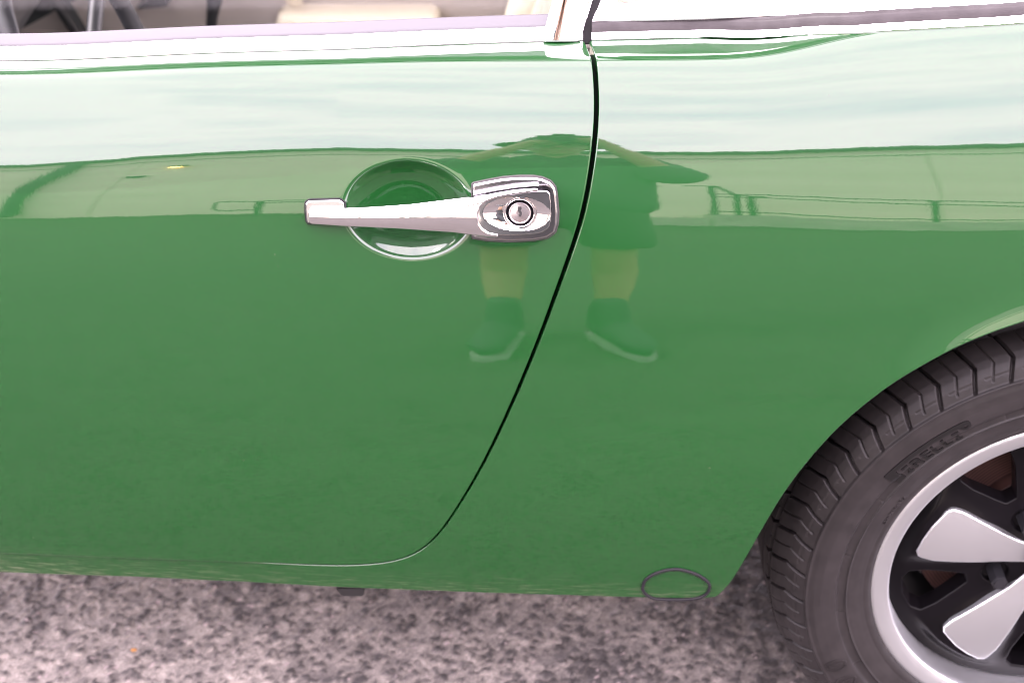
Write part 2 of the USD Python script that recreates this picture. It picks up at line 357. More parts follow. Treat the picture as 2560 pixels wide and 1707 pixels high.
X0, X1 = -1.05, 1.30
topline = np.vstack([[X0 - .1, q_top[0, 1]], q_top, [X1, q_top[-1, 1]]])
outline = np.vstack([[X0, q_sill[0, 1]], q_sill, q_arch, rest[rest[:, 0] > q_arch[-1, 0]], [1.10, s_of_z(.30)], [X1, s_of_z(.40)], topline[::-1], [X0, topline[0, 1]]])
body = Polygon(outline).buffer(0)
body = body.intersection(box(X0, -1, X1, 1))
pieces = sorted(body.difference(gap).geoms, key=lambda g: -g.area)[:2]
door_poly = next(g for g in pieces if g.contains(Point(-.2, .1)))
quarter_poly = next(g for g in pieces if g.contains(Point(.3, .2)))
_c = unproject(np.array([[1021.5, 528.0]]), plain, (0, .25))[0]
HANDLE.update(on=True, x=_c[0], s=_c[1], r=.0605, rs=.047, tilt=math.radians(float(TILT(_c[1]))))
bowl = affinity.scale(Point(_c).buffer(.07), 1, .8)
rim = bowl.difference(affinity.scale(Point(_c).buffer(.052), 1, .74))
fine_top = box(X0, .36, X1, .5)
door = put(car, "door", panel(door_poly, flank, .006, .0015, .014, .0025, [(rim, .0013), (bowl, .0025), (fine_top, .0028)]), paint)
def wing(x, s):
    p = flank(x, s); p[..., 1] += .0026 * (1 - smooth(-.33, -.17, np.asarray(x))) * (1 - smooth(-.13, -.08, np.asarray(s))); return p
quarter = put(car, "quarter_panel", panel(quarter_poly, wing, .006, .0015, .014, .0025, [(fine_top, .0028), (Point(WHEEL[0], -.2).buffer(.50), .004)]), paint)
# ---- the door's handle, in a frame on the door skin: u along the car, w out of the skin
_o = plain(np.array([_c[0]]), np.array([_c[1]]))[0]
_U = (plain(_c[0] + 1e-4, _c[1]) - plain(_c[0] - 1e-4, _c[1])); _U /= np.linalg.norm(_U)
_W = normals(plain, np.array([_c[0]]), np.array([_c[1]]))[0]
_V = np.cross(_W, _U); _V /= np.linalg.norm(_V)
def on_handle(px, w):
    px = np.atleast_2d(px); w = np.broadcast_to(w, (len(px),))
    return np.array([[(on_plane(p, _o + _W * k, _W)[0] - _o) @ _U, (on_plane(p, _o + _W * k, _W)[0] - _o) @ _V] for p, k in zip(px, w)])
def frame_surf(w): return lambda a, b: _o + np.asarray(a)[..., None] * _U + np.asarray(b)[..., None] * _V + np.asarray(w(a, b))[..., None] * _W
def rounded(pts, r): return Polygon(pts).buffer(r).buffer(-2 * r).buffer(r)
z3 = lambda *p: zoomed((720, 360), 2352 / 720, *p)
z8 = lambda *p: zoomed((1160, 430), 2265 / 260, *p)
W_AT = Pchip([-.12, -.085, -.06, 0, .05, .08, .13], [.0095, .0095, .010, .0145, .0185, .0195, .0195])
_outline = np.vstack([z3((165, 640), (163, 545), (185, 527), (430, 528), (700, 515), (1000, 494), (1300, 459), (1480, 438)), z8((0, 600), (330, 540), (700, 470), (1100, 405), (1500, 375), (1750, 385), (1850, 425), (1895, 560), (1915, 900), (1905, 1150), (1870, 1280), (1720, 1400), (1450, 1465), (1050, 1480), (600, 1455), (150, 1405)),
    z3((1350, 738), (900, 702), (450, 681), (185, 662))])
_uv = on_handle(_outline, .012)
_uv = on_handle(_outline, W_AT(np.clip(_uv[:, 0], -.12, .13)))
bar_poly = rounded(_uv, .0022)
_top, _bot = _uv[np.argsort(_uv[:, 0])], None
def _mid(u):
    ul = np.linspace(bar_poly.bounds[0] + 1e-3, bar_poly.bounds[2] - 1e-3, 60); out = []
    for x in ul:
        c = bar_poly.intersection(LineString([(x, -1), (x, 1)])); out.append((c.bounds[1] + c.bounds[3]) / 2)
    return Pchip(ul, gaussian_filter1d(out, 3, mode="nearest"), extrapolate=True)
MID = _mid(None)
def bar_w(a, b):
    crown = np.interp(a, [-.1, .04, .075], [.028, .034, .07])
    return W_AT(np.clip(a, -.12, .13)) - (np.asarray(b) - MID(np.clip(a, bar_poly.bounds[0], bar_poly.bounds[2]))) ** 2 / (2 * crown)
pocket = rounded(on_handle(z8((300, 930), (315, 1130), (390, 1260), (530, 1350), (760, 1395), (1050, 1395), (1450, 1385), (1680, 1340), (1840, 1240), (1880, 1100), (1880, 700), (1860, 500), (1790, 450), (1500, 455), (1000, 525), (700, 585), (480, 660), (350, 780)), .0195), .003)
grip_poly = bar_poly.difference(pocket)
bar = put(door, "handle", panel(grip_poly, frame_surf(bar_w), .0025, .0016, .0065, .0012, arcs=5), chrome)
# the pocket's dished floor with a bore for the lock
lock_c = on_handle(z8((1215, 905)), .0165)[0]
bore = Point(lock_c).buffer(.0122, 48)
pc = np.array(pocket.centroid.coords[0])
def floor_w(a, b):
    d = np.hypot((np.asarray(a) - pc[0]) / .026, (np.asarray(b) - pc[1]) / .0135)
    return .0122 + .0022 * np.clip(d, 0, 1.2) ** 2.5 + .0008 * np.exp(-((np.hypot(a - lock_c[0], b - lock_c[1]) - .0135) / .0012) ** 2)
put(door, "lock_plate", panel(pocket.buffer(.0002).difference(bore), frame_surf(floor_w), .0012, .0005, .003, .0009), chrome)
def disc(profile, uv, n=64):
    p = np.asarray(profile, float); a = np.arange(n) * 2 * math.pi / n
    P = _o + (uv[0] + p[:, None, 0] * np.cos(a))[..., None] * _U + (uv[1] + p[:, None, 0] * np.sin(a))[..., None] * _V + (p[:, None, 1] + 0 * a)[..., None] * _W
    i, j = np.meshgrid(np.arange(len(p) - 1), np.arange(n), indexing="ij"); jn = (j + 1) % n
    F = np.stack([i * n + j, i * n + jn, (i + 1) * n + jn, (i + 1) * n + j], -1).reshape(-1, 4)
    m = trimesh.Trimesh(P.reshape(-1, 3), np.vstack([F[:, [0, 1, 2]], F[:, [0, 2, 3]]]), process=False)
    return m
lock_metal = simple("lock_metal", (.62, .58, .60), .22, 1)
lc = put(door, "lock_cylinder", disc([(.0104, .004), (.0105, .0155), (.0101, .0163), (.0095, .0164), (.0091, .0160), (.0088, .0155), (.006, .01575), (.0034, .0159), (.0031, .0153), (.0, .0153)], lock_c), lock_metal)
put(door, "lock_seat", disc([(.0128, .0135), (.0120, .0120), (.0112, .008), (.0, .006)], lock_c), black_rubber)
kh = lock_c + [0, .0012]
slot = affinity.scale(Polygon([(-.0011, .0042), (.0011, .0042), (.0011, .0022), (.0004, .0012), (.0012, -.0002), (.0012, -.0022), (.0002, -.0038), (-.0009, -.0024), (-.0001, -.0010), (-.0012, .0008)]), 1.5, 1.25)
put(door, "keyhole", panel(affinity.translate(slot, *kh), frame_surf(lambda a, b: .0161 + 0 * a), .001, .0001, .001, .0004), underside)
# seats of the handle: chrome blocks down to the skin, each on a dark gasket
head = bar_poly.intersection(box(.057, -1, 1, 1))
blk = affinity.scale(head, .985, .93)
q_base = on_handle(z8((185, 470), (185, 300), (500, 235), (850, 175), (1200, 150), (1500, 152), (1700, 185), (1870, 260), (1960, 370), (1995, 520), (2030, 900), (2020, 1150), (1960, 1330), (1800, 1440), (1500, 1490), (1000, 1512), (520, 1490), (200, 1440)), .0045)
base_poly = unary_union([Polygon(q_base).buffer(.0005), blk.buffer(.0006)]).intersection(box(q_base[0, 0], -1, 1, 1)).buffer(.0006)
def blk_w(a, b): return bar_w(a, b) - .0016
put(door, "handle_base", panel(blk.difference(pocket.buffer(.0012)), frame_surf(blk_w), .003, .002, .0165, .0012), satin_chrome)
put(door, "handle_base", panel(base_poly, frame_surf(lambda a, b: .0045 - .5 * np.asarray(a) ** 2 / 6), .003, .0028, .003, .0012, arcs=5), satin_chrome)
put(door, "handle_gasket", panel(base_poly.buffer(.0009), frame_surf(lambda a, b: .0022 - .5 * np.asarray(a) ** 2 / 6), .004, .0005, .004, .0015), seal_rubber)
q_left = rounded(on_handle(z3((140, 560), (140, 490), (165, 470), (420, 462), (455, 490), (460, 560), (440, 650), (300, 655), (150, 655)), .004), .002)
left_blk = bar_poly.intersection(box(-1, -1, q_left.bounds[2] - .001, 1))
left_poly = unary_union([q_left, left_blk.buffer(.0004)]).intersection(box(-1, -1, q_left.bounds[2], 1)).buffer(.0004)
put(door, "handle_base", panel(left_blk.buffer(-.0008), frame_surf(lambda a, b: bar_w(a, b) - .0016), .003, .0016, .0085, .001), satin_chrome)
put(door, "handle_base", panel(left_poly, frame_surf(lambda a, b: .0035 - .5 * np.asarray(a) ** 2 / 6), .003, .0020, .003, .001), satin_chrome)
put(door, "handle_gasket", panel(left_poly.buffer(.0011), frame_surf(lambda a, b: .0012 - .5 * np.asarray(a) ** 2 / 6), .004, .0005, .004, .0015), black_rubber)

# ---- shut line's dark inside, wheel house, sill fittings
def sunk(dz): 
    def f(x, s):
        p = plain(x, s); n = normals(plain, np.asarray(x, float), np.asarray(s, float)); return p - n * dz
    return f
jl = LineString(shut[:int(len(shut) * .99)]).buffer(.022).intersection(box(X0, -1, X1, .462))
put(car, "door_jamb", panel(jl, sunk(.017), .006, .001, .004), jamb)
jr = q = np.array([(885, 700), (1130, 760), (1300, 850), (1385, 960), (1330, 1070), (1180, 1140), (885, 1158), (600, 1150), (450, 1090), (385, 990), (420, 880), (520, 800), (680, 735)], float)
ringc = unproject(zoomed((1540, 1300), 2352 / 400, *jr), plain, (0, -.2))
_a = np.r_[np.arange(13), 0]
ring_xy = Pchip(np.arange(14), np.vstack([ringc, ringc[:1]]))(np.linspace(0, 13, 150))
ring_xy[:-1] = gaussian_filter1d(ring_xy[:-1], 3, axis=0, mode="wrap"); ring_xy[-1] = ring_xy[0]
rp = Polygon(ring_xy).buffer(0)
def ring_surf(x, s):
    p = flank(x, s); return p + normals(flank, np.asarray(x, float), np.asarray(s, float)) * .0026
put(quarter, "jacking_plug_ring", panel(rp.buffer(.0015).difference(rp.buffer(-.0017)), ring_surf, .002, .0014, .003, .0012, arcs=5), black_rubber)
bk = on_plane(zoomed((560, 1330), 2352 / 640, (1025, 520), (1290, 520), (1285, 590), (1085, 590)), (0, .09, 0), (0, 1, 0))
bp = Polygon(bk[:, [0, 2]])
put(car, "jacking_bracket", panel(bp, lambda a, b: np.stack([a, .09 + 0 * a, b], -1), .01, .001, .02), underside)
Wd = 1.62
liner = lathe([(.40, -.03), (.40, .33), (.05, .33), (.0, .33)], WHEEL, 96)
liner.invert()
liner = liner.slice_plane([0, 0, .34], [0, 0, 1])
put(car, "wheel_house", liner, underside, 40)
put(car, "inner_wing", bx([WHEEL[0] - .39, WHEEL[1] + .335, .09], [WHEEL[0] + .39, WHEEL[1] + .35, .70]), underside, False)
put(car, "floor_pan", bx([X0, .13, .33], [.22, Wd - .13, .345]), underside, False)
put(car, "floor_pan", bx([.225, .42, .33], [X1, Wd - .42, .345]), underside, False)
# ---- belt trim, window seals, frames
tx = np.linspace(X0 + .005, shut[3, 0] - .004, 60)
def top_line(x, off=0.0):
    s = np.interp(x, topline[:, 0], topline[:, 1]); return plain(x, s)
q_topf = Pchip(topline[:, 0], topline[:, 1])
def top_line(x): return plain(x, q_topf(x))
dp = top_line(tx)
put(door, "belt_trim", sweep(dp, [(.0002, -.004), (.0012, .0006), (.0012, .0014), (-.0008, .0040), (-.0030, .0068), (-.0056, .0098), (-.0072, .0114), (-.0082, .0117), (-.0090, .0110), (-.0090, -.004)]), chrome, 40)
put(door, "belt_gap_strip", sweep(dp, [(.0016, -.004), (.0016, .0002), (-.004, .0002), (-.004, -.004)]), seal_rubber, 40)
put(door, "window_seal", sweep(dp, [(-.0085, .0095), (-.0085, .0118), (-.0098, .0140), (-.0165, .0205), (-.0178, .0205), (-.0178, .0095)]), satin, 40)
qx = np.linspace(shut[3, 0] + .0045, X1 - .01, 90)
qp = top_line(qx)
put(quarter, "belt_trim", sweep(qp, [(.0002, -.003), (.0010, .0002), (.0014, .0012), (-.0004, .0034), (-.0026, .0060), (-.0040, .0070), (-.0060, .0070), (-.0060, -.003)]), chrome, 40)
put(quarter, "window_seal", sweep(qp, [(-.0032, .0045), (-.0036, .0084), (-.0062, .0135), (-.0085, .0150), (-.015, .0150), (-.015, .0045)]), seal_rubber, 40)
_ga = math.radians(21)
G0, GX, GU = np.array([0, .1685, .915]), np.array([1, -.05, 0]) / math.hypot(1, .05), np.array([0, math.sin(_ga), math.cos(_ga)])
GN = np.cross(GX, GU); GN /= np.linalg.norm(GN)
def in_glass(px, out):
    p = on_plane(px, G0 + GN * out, GN); a = (p[:, 0] - GN[0] * out) / GX[0]
    return np.c_[a, (p - G0 - GN * out - a[:, None] * GX) @ GU]
def glass_surf(out): return lambda a, b: G0 + np.asarray(a)[..., None] * GX + np.asarray(b)[..., None] * GU + out * GN
post = Polygon(in_glass(np.array([(1358, 104), (1364, 68), (1384, 0), (1485, -330), (1585, -330), (1481, 0), (1457, 79), (1450, 104)], float), .014)).buffer(.001)
def post_surf(a, b):
    return glass_surf(.014)(a, b) - ((np.asarray(a) - (.046 + np.asarray(b) * .20)) ** 2 * 9)[..., None] * GN
put(door, "window_frame", panel(post, post_surf, .005, .0022, .012, .003), chrome)
qf = Polygon(in_glass(np.array([(1476, 57), (1745, 49), (2140, 36), (2386, 25), (2560, 17), (2800, 0), (2800, -40), (2300, -10), (1942, 0), (1543, 7), (1646, -330), (1590, -330), (1499, 0)], float), -.002))
qfr = qf.buffer(-.001).buffer(.001)
def qf_surf(a, b):
    g = glass_surf(-.002)(a, b); return g - (.30 * np.clip(np.asarray(b), -.05, .05))[..., None] * GN
put(quarter, "window_frame", panel(qfr, qf_surf, .004, .0016, .012, .0025, arcs=5), chrome)
gp = Polygon(in_glass(np.array([(1449, 112), (1460, 60), (1480, -5), (1582, -330), (1604, -330), (1502, 0), (1482, 60), (1478, 112)], float), -.004))
put(car, "pillar_seal", panel(gp, glass_surf(-.004), .01, .001, .02), black_rubber)
wg = Polygon([(-.98, -.02), (.055, -.02), (.125, .33), (-.62, .33)])
put(door, "window_glass", panel(wg, glass_surf(-.005), .1, .0005, .003, .05), glass)
qg = Polygon([(.08, -.02), (.62, .01), (.40, .30), (.155, .33)])
put(quarter, "window_glass", panel(qg, glass_surf(-.016), .1, .0005, .003, .05), glass)

# ---- wheel
wheel = thing("wheel", parent="/World/sports_car")
half = [(.2050, .0080), (.2066, .0030), (.2092, -.0012), (.2125, -.0036), (.2158, -.0044), (.2170, -.0036), (.2182, -.0046), (.2260, -.0074), (.2340, -.0090), (.2364, -.0092), (.2376, -.0112), (.2388, -.0090),
        (.2440, -.0088), (.2474, -.0092), (.2496, -.0132), (.2560, -.0142), (.2650, -.0146), (.2740, -.0138), (.2800, -.0120), (.2812, -.0128), (.2824, -.0128), (.2836, -.0096), (.2880, -.0076), (.2950, -.0040), (.3010, .0015), (.3065, .0085), (.3110, .0170), (.3145, .0270), (.3170, .0400), (.3182, .0560), (.3185, .0750), (.3188, .0970)]
half = np.array(half)
full = np.vstack([half, np.c_[half[::-1][1:, 0], 2 * .097 - half[::-1][1:, 1]]])
L = np.r_[0, np.cumsum(np.linalg.norm(np.diff(full, axis=0), axis=1))]
ll = np.r_[np.arange(0, .165, .0011), np.arange(.165, L[-1], .006)]
prof = np.c_[np.interp(ll, L, full[:, 0]), np.interp(ll, L, full[:, 1])]
kk = gaussian_filter1d(prof, .8, axis=0, mode="nearest"); prof[:150] = kk[:150]
q0 = np.interp(.2826, half[:, 0], np.r_[0, np.cumsum(np.linalg.norm(np.diff(half, axis=0), axis=1))])
q = ll - q0                                                            # run across the shoulder and the tread
phi = np.radians(np.r_[np.arange(88, 250, .16), np.arange(250, 448, .8)])
tn = np.gradient(prof, axis=0); tn /= np.linalg.norm(tn, axis=1, keepdims=True)
outn = np.stack([tn[:, 1], -tn[:, 0]], -1)                             # outward in (r, y)
def groove(d, w): return np.clip(1 - (np.abs(d) / w) ** 4, 0, 1)
def wrap(a, period): return (a + period / 2) % period - period / 2
PIT = math.radians(7.5)
kink = np.where(q < .028, -math.radians(2.0) * q / .028, -math.radians(2.0) + math.radians(3.1) * (q - .028) / .045)
Q, PH = q[:, None], phi[None, :]
rr = prof[:, 0][:, None]
PH0 = math.radians(133.5)
arc1 = wrap(PH - PH0 - kink[:, None], PIT) * rr
arc2 = wrap(PH - PH0 - PIT * .5 - kink[:, None], PIT) * rr
dep = .0046 * groove(arc1, .0021) * smooth(.0015, .006, Q) * (Q < .075) * (1 + .9 * smooth(.018, .036, Q))
dep = np.maximum(dep, .0018 * groove(arc2, .0010) * smooth(.007, .010, Q) * (Q < .07))
dep = np.maximum(dep, .0005 * groove(Q - .0135, .0009) * (np.abs(wrap(PH - PH0 - .03, PIT)) < PIT * .36))
for c in (.062, .098):
    dep = np.maximum(dep, .007 * groove(Q - c, .0045))
dep = np.maximum(dep, .0004 * groove(wrap(PH * 1.0, math.radians(19)) * rr, .0011) * ((rr > .2385) & (rr < .2485)) * (Q < 0))
RR = rr - dep * outn[:, 0][:, None]; YY = prof[:, 1][:, None] - dep * outn[:, 1][:, None]
TV = np.stack([WHEEL[0] + RR * np.cos(PH), WHEEL[1] + YY, WHEEL[2] + RR * np.sin(PH)], -1).reshape(-1, 3)
ni, nj = RR.shape
i, j = np.meshgrid(np.arange(ni - 1), np.arange(nj), indexing="ij"); jn = (j + 1) % nj
TF = np.stack([i * nj + j, i * nj + jn, (i + 1) * nj + jn, (i + 1) * nj + j], -1).reshape(-1, 4)
tyre_m = trimesh.Trimesh(TV, np.vstack([TF[:, [0, 1, 2]], TF[:, [0, 2, 3]]]), process=False)
if tyre_m.volume < 0: tyre_m.invert()
tyre = put(wheel, "tyre", tyre_m, tyre_rubber, True)
# moulded lettering on the sidewall
def side_y(r): return np.interp(r, half[:24, 0], half[:24, 1])
def bend(m, th0, r0, mirror=1):
    """Lays flat lettering (x along, y up, z out) round the sidewall; it starts at angle th0 and reads clockwise."""
    m = m.subdivide_to_size(.006) if len(m.faces) < 4000 else m
    p = m.vertices
    r = r0 + p[:, 1]; th = math.radians(th0) - p[:, 0] / r0
    return trimesh.Trimesh(np.c_[WHEEL[0] + r * np.cos(th), WHEEL[1] + side_y(r) + .0004 - p[:, 2], WHEEL[2] + r * np.sin(th)], m.faces, process=False)
def solid(shape, d=.0008):
    return trimesh.util.concatenate([trimesh.creation.extrude_polygon(g, d, engine="earcut") for g in getattr(shape, "geoms", [shape])])
letter_rubber = simple("letter_rubber", (.0015, .0012, .0012), .5, specular_ior_level=.3)
hC = .0138
def letters(word, x, h, gapw):
    out = []
    for ch in word:
        m = meshkit.text_mesh(ch, h, .0016, bold=True); w = m.bounds[1, 0] - m.bounds[0, 0]
        m.apply_translation([x - m.bounds[0, 0], 0, 0]); m.apply_scale([1, 1, 1]); out.append(m); x += w + gapw
    return out, x
mm, xe = letters("IRELLI", .0160, hC, .0030)
for m in mm: put(tyre, "letter", bend(m, 145.3, .2405), letter_rubber, False)
big_p = unary_union([box(0, 0, .0110, .0222), box(0, .0170, xe + .006, .0222), Point(xe + .006, .0166).buffer(.0056)]).difference(Point(xe + .0058, .0158).buffer(.0020))
pm = solid(big_p, .0016)
put(tyre, "letter", bend(pm, 145.3, .2405), letter_rubber, False)
for word, th0, r0, h in (("CINTURATO", 159, .2195, .0030),):
    mm, _x = letters(word, 0, h, .0022)
    for m in mm: put(tyre, "letter", bend(m, th0, r0), tyre_rubber, False)
for th0 in (212.6, 206.5):
    o = affinity.scale(Point(0, 0).buffer(1), .009, .0125); oo = affinity.scale(Point(0, 0).buffer(1), .0072, .0107); ii = affinity.scale(Point(0, 0).buffer(1), .0036, .0078)
    ii2 = affinity.scale(Point(0, 0).buffer(1), .0022, .0062)
    put(tyre, "letter", bend(solid(o.difference(oo).union(ii.difference(ii2)), .0016), th0, .2655), tyre_rubber, False)
put(wheel, "rim", lathe([(.190, .07), (.2030, .050), (.2075, .012), (.2083, .0035), (.2080, .0005), (.2062, -.0006), (.2035, -.0004), (.1960, .0006), (.1900, .0022), (.1882, .0034), (.1872, .0060), (.1866, .0120), (.1862, .0240), (.1858, .0400)], WHEEL, 256), wheel_silver, 50)
put(wheel, "rim_barrel", lathe([(.1846, .046), (.172, .056), (.168, .07), (.168, .16), (.185, .18)], WHEEL, 128), wheel_black, 60)
A0 = [163 + 72 * k for k in range(5)]
def wy(r): return .0345 + .003 * smooth(.150, .190, r) - .004 * (1 - smooth(.03, .08, r))
def wheel_surf(fy):
    return lambda a, b: np.stack([WHEEL[0] + np.asarray(a), WHEEL[1] + fy(np.asarray(a), np.asarray(b)), WHEEL[2] + np.asarray(b)], -1)
petal0 = Polygon([(.026, -.0115), (.055, -.0168), (.10, -.0292), (.128, -.0368), (.1415, -.0375), (.1475, -.0325), (.1545, -.008), (.1565, .012), (.1555, .030), (.150, .0368), (.132, .0368), (.10, .0290), (.055, .0168), (.026, .0115)]).buffer(.001).buffer(-.002).buffer(.001)
hole0 = Polygon([(.098, -.006), (.110, -.0125), (.138, -.0255), (.156, -.0300), (.1655, -.022), (.1695, 0), (.1655, .022), (.156, .0300), (.138, .0255), (.110, .0125), (.098, .006)]).buffer(-.003).buffer(.006).buffer(-.003)
spin = lambda g, deg: affinity.rotate(g, deg, origin=(0, 0))
petals = [spin(petal0, a) for a in A0]
holes = [spin(hole0, a + 36) for a in A0]
nuts = [(.065 * math.cos(math.radians(a + 36)), .065 * math.sin(math.radians(a + 36))) for a in A0]
def centre_y(a, b):
    r = np.hypot(a, b); th = np.degrees(np.arctan2(b, a)); y = wy(r)
    dth = (th - 163 + 36) % 72 - 36
    ridge = np.exp(-((np.abs(r * np.sin(np.radians(dth))) / np.clip(.012 + .27 * (r - .03), .012, .05)) ** 4)) * smooth(.176, .160, r)
    y = y - ridge * (.0045 * smooth(.02, .05, r) + .0075 * smooth(.075, .12, r))
    for n in nuts: y = y + .007 * (1 - smooth(.0125, .0165, np.hypot(a - n[0], b - n[1])))
    return y
disc_poly = Point(0, 0).buffer(.1858, 90).difference(unary_union(holes))
put(wheel, "wheel_centre", panel(disc_poly, wheel_surf(centre_y), .0035, .0025, .020, .003, [(unary_union([Point(n).buffer(.02) for n in nuts]), .0018)]), wheel_black)
for g, a in zip(petals, A0):
    ca, sa = math.cos(math.radians(a)), math.sin(math.radians(a))
    def py(x, z, ca=ca, sa=sa):
        rho, tau = x * ca + z * sa, -x * sa + z * ca
        return .0200 + .0060 * np.clip((.125 - rho) / .085, 0, 2) ** 2 + tau ** 2 * 1.1 + 1.2 * np.clip(rho - .13, 0, 1) ** 2
    put(wheel, "spoke", panel(g, wheel_surf(py), .004, .0026, .013, .003, arcs=6), wheel_silver)
for n in nuts:
    m = trimesh.creation.cylinder(.0095, .030, sections=6); m.apply_transform(trimesh.transformations.rotation_matrix(math.pi / 2, [1, 0, 0]))
    c = trimesh.creation.cylinder(.0062, .034, sections=24); c.apply_transform(trimesh.transformations.rotation_matrix(math.pi / 2, [1, 0, 0]))
    m = trimesh.util.concatenate([m, c]); m.apply_translation([WHEEL[0] + n[0], WHEEL[1] + .0285, WHEEL[2] + n[1]])
    put(wheel, "lug_nut", m, nut_black, 25)
put(wheel, "hub_cap", lathe([(.030, .032), (.0295, .016), (.026, .010), (.015, .007), (.0, .0065)], WHEEL, 64), wheel_black, 60)
put(wheel, "brake_disc", lathe([(.060, .060), (.085, .075), (.087, .090), (.143, .090), (.1445, .0915), (.1445, .110), (.08, .112)], WHEEL, 128), rust, 40)

# ---- roof, pillars, far side and cabin
def roof_surf(a, b):
    return np.stack([np.asarray(a), np.asarray(b), 1.285 - .10 * ((np.asarray(b) - Wd / 2) / .52) ** 4 - .05 * ((np.asarray(a) + .05) / .7) ** 2], -1)
put(car, "roof", panel(box(-.66, .285, .62, Wd - .285).buffer(.05), roof_surf, .06, .012, .03, .03), paint)
for s in (0, 1):
    Y = (lambda y: y) if s == 0 else (lambda y: Wd - y)
    put(car, "windscreen_pillar", tube([(-1.06, Y(.20), .88), (-.85, Y(.245), 1.06), (-.64, Y(.29), 1.235)], .016), paint)
    put(car, "roof_rail", tube([(-.66, Y(.275), 1.215), (-.2, Y(.262), 1.232), (.3, Y(.265), 1.225), (.62, Y(.30), 1.19)], .014), chrome)
    put(car, "rear_pillar", tube([(.60, Y(.30), 1.20), (.85, Y(.29), 1.07), (1.25, Y(.27), .92)], .035), paint)
def far(a, b):
    p = plain(-np.asarray(a), b); p[..., 1] = Wd - p[..., 1]; return p
put(car, "far_side_panel", panel(box(-X1, -.23, -X0, .40), far, .03, .002, .012, .02), paint)
for x, n in ((X0 - .012, "front_bulkhead"), (X1 - .012, "rear_bulkhead")):
    put(car, n, bx([x, .13, .26], [x + .01, Wd - .13, .90]), underside, False)
put(car, "front_fender", panel(box(-1.95, -.235, X0 - .004, .40), flank, .02, .0015, .014, .008), paint)
put(car, "front_deck", bx([-1.95, .24, .80], [X0, Wd - .24, .83]), paint, False)
put(car, "rear_deck", bx([.62, .30, .86], [X1, Wd - .30, .89]), paint, False)
put(car, "cabin_floor", bx([X0 + .01, .14, .347], [.60, Wd - .14, .36]), carpet, False)
put(car, "door_card", bx([X0 + .02, .20, .30], [.06, .212, .845]), greige, False)
put(car, "rear_side_card", bx([.062, .20, .60], [.60, .21, .87]), greige, False)
def cab(px, y): return on_plane(np.atleast_2d(np.array(px, float)), (0, y, 0), (0, 1, 0))
fd = put(car, "door_card", rbox([X0 + .02, Wd - .19, .28], [.55, Wd - .15, .90], .01), greige)
_p = cab([(690, 46), (1100, 46)], Wd - .25)
put(fd, "armrest", rbox([_p[0, 0], Wd - .275, _p[0, 2] - .045], [_p[1, 0], Wd - .192, _p[0, 2] + .008], .016), cream)
put(fd, "door_pull", tube([(_p[0, 0] + .03, Wd - .20, _p[0, 2] + .004), (_p[0, 0] + .015, Wd - .23, _p[0, 2] + .05), (_p[0, 0] - .02, Wd - .2, _p[0, 2] + .12)], .013), cream)
def seat(y0, dx=0):
    st = put(car, "seat", rbox([-.42 + dx, y0, .27], [.06 + dx, y0 + .46, .40], .04), greige)
    import manifold3d
    s1 = manifold3d.Manifold.sphere(.045, 20); pts = [(x, y, z) for x, z in ((.02, .38), (.17, .80), (.10, .36), (.25, .80)) for y in (y0 + .05, y0 + .41)]
    put(st, "backrest", manifold3d.Manifold.batch_hull([s1.translate([p[0] + dx, p[1], p[2]]) for p in pts]), cream, 60)
    for yy in (y0 + .04, y0 + .42):
        put(st, "bolster", tube([(.0 + dx, yy, .42), (.06 + dx, yy, .6), (.125 + dx, yy, .80)], [.045, .05, .03], 14), cream, 60)
seat(.30, .0); seat(.86, .02)
dash = put(car, "dashboard", rbox([-.98, .17, .62], [-.66, Wd - .17, .84], .05), black_vinyl)
FY = Wd - .215
def card(pxs, y, d=.012):
    p = cab(pxs, y); m = trimesh.creation.extrude_polygon(Polygon(p[:, [0, 2]]), d); m.apply_transform([[1, 0, 0, 0], [0, 0, 1, y], [0, 1, 0, 0], [0, 0, 0, 1]]); return m
put(car, "kick_panel", card([(-260, -60), (300, -60), (80, 60), (-20, 110), (-260, 140)], FY), slate, False)
put(car, "dash_end", card([(340, 24), (405, -30), (420, 18)], FY - .03, .05), black_vinyl, False)
put(car, "dash_end", card([(45, 48), (78, 16), (60, -20), (150, -20), (118, 28), (105, 40)], FY - .04, .05), black_vinyl, False)
_q = cab([(128, -20), (150, 20), (205, 100)], FY - .03)
put(car, "dash_support", tube(_q, .011), black_vinyl)
_q = cab([(150, -20), (175, 20), (222, 100)], FY - .01)
put(car, "dash_support", tube(_q, .007), slate)
_q = cab([(537, -60), (536, 5), (530, 40), (528, 80)], FY - .05)
put(car, "belt_stalk", tube(_q, [.016, .013, .010, .009]), black_vinyl)
a = np.linspace(0, 2 * math.pi, 48)
wc, wu, wv = np.array([-.50, .50, .72]), np.array([0, 1, 0]), np.array([-.38, 0, .925])
sw = put(car, "steering_wheel", tube([wc + .19 * (math.cos(t) * wu + math.sin(t) * wv) for t in a], .012), black_vinyl, 60)
put(sw, "steering_column", tube([wc, wc + np.array([-.3, 0, -.12])], .025), black_vinyl, 60)
for t in (.3, 2.84, 4.71): put(sw, "steering_spoke", tube([wc, wc + .185 * (math.cos(t) * wu + math.sin(t) * wv)], .010), black_vinyl, 60)
put(car, "gear_lever", tube([(-.42, .81, .28), (-.40, .81, .52)], [.008, .016]), black_vinyl)
put(car, "centre_tunnel", rbox([X0 + .02, .72, .27], [.3, .90, .36], .03), carpet)

